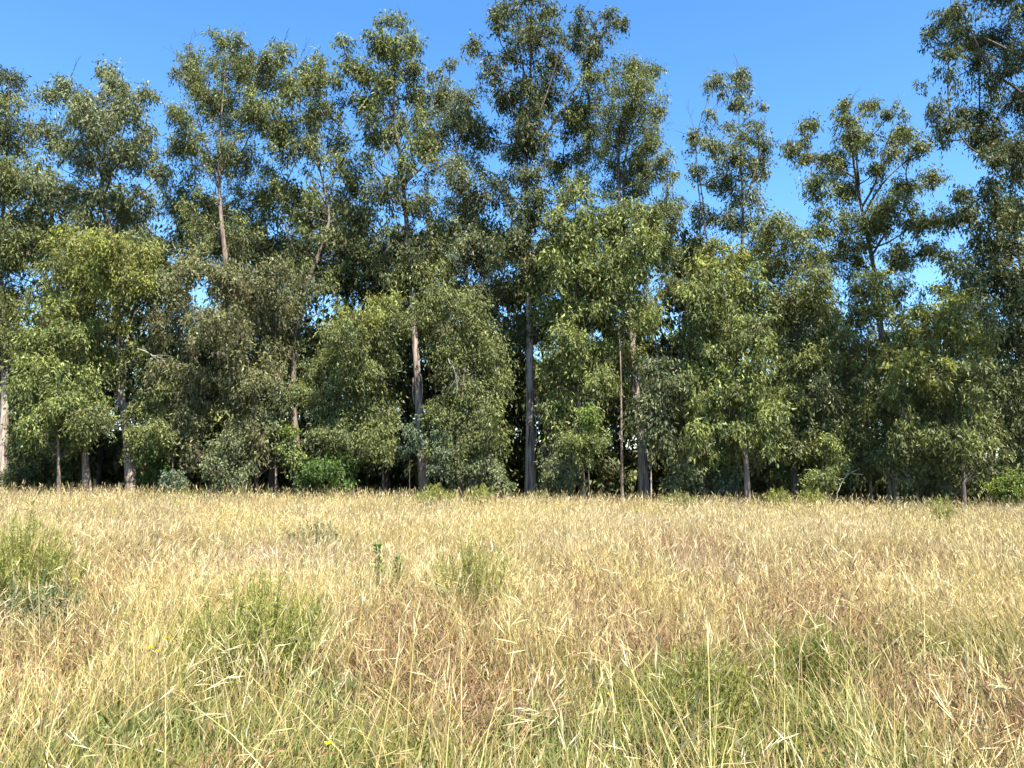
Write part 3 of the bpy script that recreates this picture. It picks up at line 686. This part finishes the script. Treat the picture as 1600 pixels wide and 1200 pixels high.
# ------------------------------------------------------------------ the field: patches traced from the photograph
# (x, y, rx, ry in the photograph, green, brown)
PATCH = []
for (x, y, rx, ry, gr, br) in [
    (40, 880, 90, 80, .35, 0), (40, 940, 90, 40, .5, 0), (390, 990, 110, 90, .5, 0), (740, 900, 90, 70, .4, 0), (500, 1090, 130, 50, .75, 0),
    (200, 1150, 160, 60, .75, 0), (560, 1160, 200, 60, .6, 0), (860, 1130, 120, 70, .7, 0), (1090, 1080, 140, 90, .6, 0), (1280, 1080, 140, 80, .65, 0), (1560, 1120, 80, 80, .6, 0), (1330, 960, 90, 30, .45, 0),
    (500, 850, 70, 25, .45, 0), (320, 850, 40, 25, .3, 0), (1250, 1160, 180, 50, .5, .1), (1440, 1000, 60, 40, .3, 0), (1050, 775, 90, 10, .3, 0), (700, 775, 80, 8, .4, 0),
    (760, 1060, 90, 60, 0, 1.0), (590, 1000, 90, 60, 0, .5), (20, 1000, 70, 60, 0, 1.0), (700, 1010, 60, 40, 0, .7), (1180, 1180, 60, 30, 0, .8), (1430, 1060, 70, 40, 0, .7), (640, 960, 60, 40, 0, .5), (1080, 845, 60, 22, 0, .75), (1000, 850, 50, 20, 0, .6), (1290, 880, 70, 25, 0, .6), (1480, 880, 80, 25, 0, .55), (880, 900, 60, 30, 0, .5),
    (180, 900, 80, 60, 0, .4), (960, 960, 90, 40, 0, .6), (1360, 1010, 80, 30, 0, .5), (1450, 1130, 80, 40, 0, .5), (330, 1180, 70, 40, 0, .5), (100, 1180, 50, 40, 0, .6)]:
    c = ground_at(x, y, 0.35); e = ground_at(x, y - ry, 0.35); f = ground_at(x, y + ry, 0.35)
    PATCH.append((c[0], c[1], rx / FPX * c[1], max(abs(e[1] - c[1]), abs(f[1] - c[1])) * 0.85, gr, br))

def zones(x, y):
    green = 0.06 + 0.42 * np.clip((vnoise(x, y, 1.7, 3) - 0.45) * 2.2, 0, 1) * np.clip(1.35 - y / 14, 0.15, 1)
    green = green + 0.27 * np.clip((8.0 - y) / 5, 0, 1) + 0.05 * np.clip(1.6 - y / 14, 0, 1)
    brown = 0.08 + 0.95 * np.clip((vnoise(x, y, 1.7, 9) - 0.50) * 3.0, 0, 1) * np.clip(1.45 - y / 24, 0.3, 1)
    for (cx, cy_, rx, ry, gr, br) in PATCH:
        w = np.exp(-(((x - cx) / rx) ** 2 + ((y - cy_) / ry) ** 2) * 1.2)
        green = green + 1.1 * gr * w * (0.45 + 1.1 * vnoise(x, y, 0.45, 130)); brown = brown + 1.5 * br * w * (0.5 + vnoise(x, y, 0.4, 140))
    brown = np.clip(brown, 0, .95)
    return np.clip(green * (1 - 0.75 * np.clip(brown * 1.2 - 0.25, 0, 1)), 0, .93), brown

STRAW = np.array([(0.66, 0.51, 0.19), (0.58, 0.43, 0.155), (0.78, 0.63, 0.27), (0.40, 0.27, 0.10), (0.64, 0.54, 0.18)])
HEAD = np.array([(0.76, 0.60, 0.28), (0.60, 0.43, 0.19), (0.86, 0.73, 0.40), (0.42, 0.28, 0.14)])
BROWN = np.array([(0.27, 0.15, 0.07), (0.34, 0.20, 0.095), (0.15, 0.09, 0.05), (0.42, 0.29, 0.14)])
GREEN = np.array([(0.20, 0.23, 0.045), (0.13, 0.17, 0.04), (0.30, 0.305, 0.06), (0.17, 0.20, 0.07), (0.37, 0.355, 0.085)])

def pick(tab, n):
    return tab[rng.integers(0, len(tab), n)] * (1 + rng.normal(0, 0.26, (n, 1))).clip(0.4, 1.35)

def blades(geo, x, y, h, w, lean, ang, curve, cb, ct, seg):
    """Tapering bent strips: seg pieces each, the last one a point."""
    n = len(x)
    base = np.stack([x, y, gz(x, y) - 0.02], 1)
    ld = np.stack([np.cos(ang), np.sin(ang), np.zeros(n)], 1)
    fa = rng.random(n) * np.pi
    wd = np.stack([np.cos(fa), np.sin(fa), np.zeros(n)], 1)
    vs_, cs_ = [], []
    ts = np.linspace(0, 1, seg + 1)
    for t in ts:
        off = lean * t + curve * t ** 2.4
        up = t * np.sqrt(np.clip(1 - 0.55 * (lean + curve * t) ** 2, 0.15, 1)) - 0.18 * np.clip(curve, 0, 2) * t ** 3
        p = base + ld * (h * off)[:, None]
        p[:, 2] += h * up
        c = cb * (1 - t) + ct * t
        if t < 1:
            ww = (w * (1 - 0.65 * t))[:, None] * 0.5
            vs_ += [p - wd * ww, p + wd * ww]; cs_ += [c, c]
        else:
            vs_.append(p); cs_.append(c)
    k = 2 * seg + 1
    v = np.stack(vs_, 1).reshape(-1, 3); c = np.stack(cs_, 1).reshape(-1, 3)
    tri = []
    for s in range(seg - 1):
        a = 2 * s
        tri += [(a, a + 1, a + 3), (a, a + 3, a + 2)]
    tri.append((2 * seg - 2, 2 * seg - 1, 2 * seg))
    tri = np.array(tri)
    geo.add(v, (np.arange(n)[:, None, None] * k + tri[None]).reshape(-1, 3), c)
    top = v.reshape(n, k, 3)[:, -1]
    below = v.reshape(n, k, 3)[:, -3]
    return top, unit(top - below)

def heads(geo, top, dr, L, W, m, colr):
    """Seed heads: m spikelets up the last piece of each stem."""
    n = len(top)
    for k in range(m):
        f = (k + 0.5) / m
        pos = top - dr * (L * (0.9 - f * 0.9))[:, None]
        d = dr + rng.normal(0, 0.17 if m > 1 else 0.1, (n, 3)) + np.array((0, 0, -0.12))
        ll = L * (0.55 if m > 1 else 1.0) * rng.uniform(0.8, 1.2, n)
        if m == 1: pos = top - dr * (L * 0.8)[:, None]
        add_leaves(geo, pos, d, ll, W * rng.uniform(0.7, 1.3, n), colr * (1 + rng.normal(0, 0.08, (n, 1))), bend=0.08)

def scatter(n, y0, y1, p, margin=0.74):
    """n places in the wedge of field ahead; density falls as 1/y^p."""
    a = 2.0 - p
    u = rng.random(n)
    y = (y0 ** a + u * (y1 ** a - y0 ** a)) ** (1 / a) if abs(a) > 1e-6 else y0 * (y1 / y0) ** u
    x = (rng.random(n) * 2 - 1) * (y * margin + 0.7)
    return x, y

SHRUBS = [(*ground_at(596, 935)[:2], 0.4), (*ground_at(620, 945)[:2], 0.35)]      # (x, y, radius): the grass stands thin inside the field's shrubs
def sow(geo, n, y0, y1, p, seg, wmul, m_head, tall=1.0):
    x, y = scatter(n, y0, y1, p)
    gcl = vnoise(x, y, 0.30, 21) * 0.6 + vnoise(x, y, 0.9, 33) * 0.4
    keep = rng.random(n) < np.clip(2.8 * (gcl - 0.24), 0.08, 1)                        # tussocks: thicker and thinner places
    for (cx, cy_, cr) in SHRUBS:
        keep &= ~((np.hypot(x - cx, y - cy_) < cr) & (rng.random(n) < 0.74))
    x, y = x[keep], y[keep]; n = len(x)
    gr, br = zones(x, y)
    u = rng.random(n)
    is_g = u < gr
    is_b = (~is_g) & (u < gr + (1 - gr) * br * 0.95)
    is_s = ~(is_g | is_b)
    hn = (0.52 + 0.72 * vnoise(x, y, 0.5, 40)) * (0.78 + 0.5 * vnoise(x, y, 2.6, 45)) * tall * np.clip(0.62 + y / 18, 0.7, 1.0)
    wind = 0.6 + 1.6 * vnoise(x, y, 3.0, 2)                        # lie of the grass
    lodged = np.clip((vnoise(x, y, 1.0, 120) - 0.60) * 5, 0, 1) * 0.75   # flattened places
    for sel, kind in ((is_s, 's'), (is_b, 'b'), (is_g, 'g')):
        k = int(sel.sum())
        if k == 0: continue
        xx, yy = x[sel], y[sel]
        ang = np.where(rng.random(k) < 0.55, wind[sel] + rng.normal(0, 0.7, k), rng.random(k) * 6.283)
        if kind == 's':
            leafy = rng.random(k) < 0.40
            h = np.where(leafy, rng.uniform(0.22, 0.5, k), rng.uniform(0.42, 0.80, k)) * hn[sel]
            lean = np.where(leafy, rng.uniform(0.1, 0.6, k), np.abs(rng.normal(0.15, 0.2, k))); curve = np.where(leafy, rng.uniform(0.1, 0.9, k), np.abs(rng.normal(0.12, 0.18, k)))
            lean = lean + lodged[sel] * rng.uniform(0.4, 1.2, k)
            w = np.where(leafy, rng.uniform(0.003, 0.0065, k), rng.uniform(0.0026, 0.0044, k)) * wmul
            sp = np.stack([0.80 + 0.38 * vnoise(xx, yy, 1.5, 60), 0.78 + 0.42 * vnoise(xx, yy, 1.5, 60), 0.80 + 0.42 * vnoise(xx, yy, 2.2, 71)], 1)   # stands of paler and deeper straw
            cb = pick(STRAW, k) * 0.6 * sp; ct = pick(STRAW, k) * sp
            mixg = (rng.random(k) < 0.35)[:, None]
            cb = np.where(mixg, cb * 0.5 + pick(GREEN, k) * 0.6, cb)
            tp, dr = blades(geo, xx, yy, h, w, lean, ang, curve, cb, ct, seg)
            hd = ~leafy
            hL = rng.uniform(0.07, 0.17, k) * (1 if m_head > 1 else 1.1); hW = rng.uniform(0.004, 0.0068, k) * wmul * (0.62 if m_head > 1 else 1.0)
            heads(geo, tp[hd], dr[hd], hL[hd], hW[hd], m_head, (pick(HEAD, k) * sp)[hd])
        elif kind == 'b':
            h = rng.uniform(0.25, 0.66, k) * hn[sel]
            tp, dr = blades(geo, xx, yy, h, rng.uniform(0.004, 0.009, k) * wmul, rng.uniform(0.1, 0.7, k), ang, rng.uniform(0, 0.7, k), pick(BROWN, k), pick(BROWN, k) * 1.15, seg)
            hd = rng.random(k) < 0.5
            heads(geo, tp[hd], dr[hd], np.full(hd.sum(), 0.09), np.full(hd.sum(), 0.008) * wmul, m_head, pick(BROWN, hd.sum()))
        else:
            h = rng.uniform(0.18, 0.58, k) * hn[sel]
            ct = pick(GREEN, k); ct = np.where((rng.random(k) < 0.3)[:, None], ct * 0.5 + pick(STRAW, k) * 0.5, ct)
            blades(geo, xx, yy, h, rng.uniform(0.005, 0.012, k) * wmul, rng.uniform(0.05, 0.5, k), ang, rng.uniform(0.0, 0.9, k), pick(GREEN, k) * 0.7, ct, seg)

# ------------------------------------------------------------------ shrubs and plants in the field
def feathery(label, px, py, h, wid, nst, colr, name="broom_shrub", cat="shrub", fine=0.06, fw=0.010, per=34, group=None, lw=0.006, D=None):
    b = ground_at(px, py)
    if D:
        b = at(px, py, D); b[2] = float(gz(b[0], D))
    if name != 'herb_clump': SHRUBS.append((b[0], b[1], wid * 0.46))
    root = thing(name, label, cat, tuple(b), group)
    gs, gl = Geo(), Geo()
    colr = np.array(colr)
    for _ in range(nst):
        a = rng.random() * 6.283; rr = wid * 0.5 * rng.random() ** 0.7
        ht = h * rng.uniform(0.6, 1.05) * (1 - 0.35 * (rr / (wid * 0.5)) ** 2)
        s = b + np.array((math.cos(a) * rr * 0.35, math.sin(a) * rr * 0.35, -0.02))
        e = b + np.array((math.cos(a) * rr, math.sin(a) * rr, ht))
        p = smooth_path([s, (s + e) / 2 + rng.normal(0, 0.03, 3), e + rng.normal(0, 0.03, 3)], 6)
        tube(gs, p, np.linspace(lw, lw * 0.3, 6), 3, colr * 0.8)
        t = rng.uniform(0.25, 1.0, per)
        q = np.array([p[min(4, int(z * 5))] + (p[min(4, int(z * 5)) + 1] - p[min(4, int(z * 5))]) * (z * 5 - min(4, int(z * 5))) for z in t])
        d = rng.normal(0, 0.6, (per, 3)) + np.array((0, 0, 0.9))
        add_leaves(gl, q, d, fine * rng.uniform(0.6, 1.5, per), fw * rng.uniform(0.6, 1.3, per), colr * (1 + rng.normal(0, 0.18, (per, 1))).clip(.5, 1.6) * np.array((1, 1, 1)))
    o = gs.build("stems", M_GRASS, root, b); o["kind"] = "stuff"
    o = gl.build("foliage", M_GRASS, root, b); o["kind"] = "stuff"
    return root

YG = (0.31, 0.325, 0.07)
feathery("feathery yellow-green shrub at the left edge of the field", 35, 978, 1.22, 1.3, 190, YG, per=46, fw=0.008)
feathery("feathery green shrub left of centre in the foreground grass", 400, 1100, 0.90, 1.1, 210, YG, per=52, fine=0.05, fw=0.006)
feathery("loose grassy green shrub right of the leafy shoots", 735, 985, 1.0, 1.1, 120, (0.31, 0.31, 0.075), per=40, fw=0.007)
feathery("low yellow-green shrub in the foreground right of centre", 1090, 1165, 0.62, 1.05, 170, YG, per=46, fine=0.045, fw=0.005)
feathery("low green shrub in the foreground below the right-hand straw", 1275, 1105, 0.60, 1.0, 150, (0.27, 0.30, 0.07), per=46, fine=0.045, fw=0.005)
feathery("left of two small green tufts at the field's far edge, near centre", 680, 786, 1.25, 2.2, 90, YG, per=30, fine=0.16, fw=0.03, lw=0.012, D=37)
feathery("right of two small green tufts at the field's far edge, near centre", 750, 786, 1.25, 1.6, 66, YG, per=30, fine=0.16, fw=0.03, lw=0.012, D=38)
feathery("left of two green tufts by the dark trunk at the far edge", 1218, 788, 1.35, 1.5, 60, YG, per=30, fine=0.16, fw=0.03, lw=0.012, D=39)
feathery("right of two green tufts by the dark trunk at the far edge", 1268, 788, 1.35, 1.5, 60, YG, per=30, fine=0.16, fw=0.03, lw=0.012, D=39.5)
feathery("green tuft among straw below the yellow-green cone tree", 1474, 822, 1.15, 0.9, 60, YG, per=30, fine=0.10, fw=0.018, lw=0.008, D=26)
feathery("long green fringe of weeds at the far edge under the flaring trunk", 1060, 786, 0.95, 2.6, 90, (0.27, 0.28, 0.08), per=26, fine=0.16, fw=0.03, lw=0.012, D=39)
feathery("grey-green herb clump in the straw, left of centre midfield", 495, 870, 0.68, 1.5, 46, (0.24, 0.26, 0.11), per=26, fine=0.09, fw=0.022, name="herb_clump", cat="herb")
feathery("grey-green herb below the shrub at the left edge", 60, 990, 0.55, 1.1, 80, (0.22, 0.25, 0.11), per=26, fine=0.07, fw=0.018, name="herb_clump", cat="herb")
feathery("broad-leaved grey-green herb in the foreground left of centre", 500, 1130, 0.30, 0.8, 46, (0.25, 0.27, 0.10), per=16, fine=0.09, fw=0.016, name="herb_clump", cat="herb")
feathery("broad-leaved green herb at the bottom edge, left of centre", 215, 1190, 0.26, 0.8, 40, (0.23, 0.27, 0.08), per=16, fine=0.09, fw=0.015, name="herb_clump", cat="herb")
feathery("broad-leaved green herb at the bottom edge, just right of centre", 850, 1185, 0.26, 0.8, 40, (0.22, 0.26, 0.08), per=16, fine=0.10, fw=0.014, name="herb_clump", cat="herb")

# ---- the grass itself
gg = Geo()
sow(gg, 160000, 1.7, 9.5, 0.9, 3, 1.15, 3)
sow(gg, 170000, 9.0, 21, 0.9, 2, 1.5, 1)
sow(gg, 200000, 20, 46.5, 0.9, 1, 2.7, 1)
# taller stems along the far edge, dark against the wood
xw, yw = scatter(9000, 37.5, 43.5, 0.9)
kw = vnoise(xw, yw, 1.6, 90) > 0.52                              # a ragged margin of weeds where the field meets the wood
xw, yw = xw[kw], yw[kw]; k = len(xw)
green_w = (vnoise(xw, yw, 2.4, 95) > 0.55)[:, None]
cw = np.where(green_w, pick(GREEN, k), np.where((rng.random(k) < .4)[:, None], pick(BROWN, k), pick(STRAW, k)))
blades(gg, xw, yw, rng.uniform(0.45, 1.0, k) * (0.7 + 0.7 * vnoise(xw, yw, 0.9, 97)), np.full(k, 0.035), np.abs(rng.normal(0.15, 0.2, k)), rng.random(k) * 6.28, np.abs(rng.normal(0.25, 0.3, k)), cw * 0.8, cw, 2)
x, y = scatter(2600, 27, 43, 0.9)
k = len(x)
tp, dr = blades(gg, x, y, rng.uniform(0.75, 1.15, k), np.full(k, 0.012), np.abs(rng.normal(0.1, 0.15, k)), rng.random(k) * 6.28, np.abs(rng.normal(0.2, 0.25, k)), pick(STRAW, k), pick(STRAW, k), 2)
heads(gg, tp, dr, rng.uniform(0.15, 0.3, k), rng.uniform(0.018, 0.03, k), 1, pick(HEAD, k) * 0.85)
# tall single stems that stand clear of the rest
x, y = scatter(5200, 2.6, 24, 0.9)
k = len(x)
tp, dr = blades(gg, x, y, rng.uniform(0.62, 1.08, k), rng.uniform(0.0045, 0.0075, k), np.abs(rng.normal(0.16, 0.24, k)), rng.random(k) * 6.28, np.abs(rng.normal(0.2, 0.25, k)), pick(STRAW, k), pick(STRAW, k), 4)
heads(gg, tp, dr, rng.uniform(0.12, 0.24, k), rng.uniform(0.003, 0.0052, k), 6, pick(HEAD, k))
og = gg.build("meadow_grass", M_GRASS)
tag(og, "tall dry straw-coloured meadow grass with green and brown patches", "grass", kind="stuff")

def leafy_shoot(label, px, py, top, lean):
    b = ground_at(px, py + 30)
    t = at(px + lean, top, b[1])
    root = thing("leafy_shoot", label, "plant", tuple(b), "leafy green shoots")
    gs, gl = Geo(), Geo()
    p = smooth_path([b, (b + t) / 2 + np.array((0.02, 0, 0)), t], 10)
    tube(gs, p, np.linspace(0.009, 0.003, 10), 5, (0.12, 0.18, 0.05))
    n = 170
    z = rng.uniform(0.3, 1.0, n)
    q = b + (t - b) * z[:, None]
    a = rng.random(n) * 6.283
    d = np.stack([np.cos(a), np.sin(a), rng.uniform(0.2, 0.9, n)], 1)
    add_leaves(gl, q, d, 0.11 * (1.2 - z * 0.5), 0.03, np.array((0.11, 0.22, 0.035)) * (1 + rng.normal(0, .2, (n, 1))))
    gs.build("stem", M_GRASS, root, b)
    o = gl.build("foliage", M_LEAF, root, b); o["kind"] = "stuff"
leafy_shoot("taller left upright leafy dark green shoot in the dry grass", 594, 925, 851, -4)
leafy_shoot("shorter right upright leafy dark green shoot in the dry grass", 618, 930, 872, 4)

def flower(px, py, label):
    b0 = ground_at(px, py, 0.5)
    top = at(px, py, b0[1])
    b = np.array((top[0], top[1], float(gz(top[0], top[1]))))
    root = thing("wildflower", label, "flower", tuple(b), "yellow wildflowers in the field")
    gs, gp = Geo(), Geo()
    tube(gs, smooth_path([b, (b + top) / 2 + (0.02, 0, 0), top], 5), (0.003,) * 5, 3, (0.2, 0.24, 0.07))
    a = np.linspace(0, 6.283, 11)[:-1]
    d = np.stack([np.cos(a), np.sin(a) - 0.5, np.full(10, 0.5)], 1)
    add_leaves(gp, np.tile(top, (10, 1)), d, 0.022, 0.012, np.tile((0.75, 0.55, 0.02), (10, 1)))
    gs.build("stem", M_GRASS, root, b); gp.build("petals", M_GRASS, root, b)
for px, py, lab in [(263, 998, "yellow wildflower left of the feathery foreground shrub, rightmost of three"), (234, 1012, "yellow wildflower left of the feathery foreground shrub, leftmost of three"),
                    (248, 1018, "yellow wildflower left of the feathery foreground shrub, lowest of three"), (313, 912, "lone yellow wildflower in the straw above the feathery foreground shrub"),
                    (953, 1085, "yellow wildflower left of the low yellow-green shrub, right of centre"), (1014, 933, "yellow wildflower in the midfield straw right of centre"),
                    (513, 1163, "yellow wildflower near the bottom edge below the grey-green herb"), (119, 905, "yellow wildflower just right of the shrub at the left edge")]:
    flower(px, py, lab)

print("LEAVES", LEAVES[0], "TRIS", sum(len(m.polygons) for m in bpy.data.meshes))
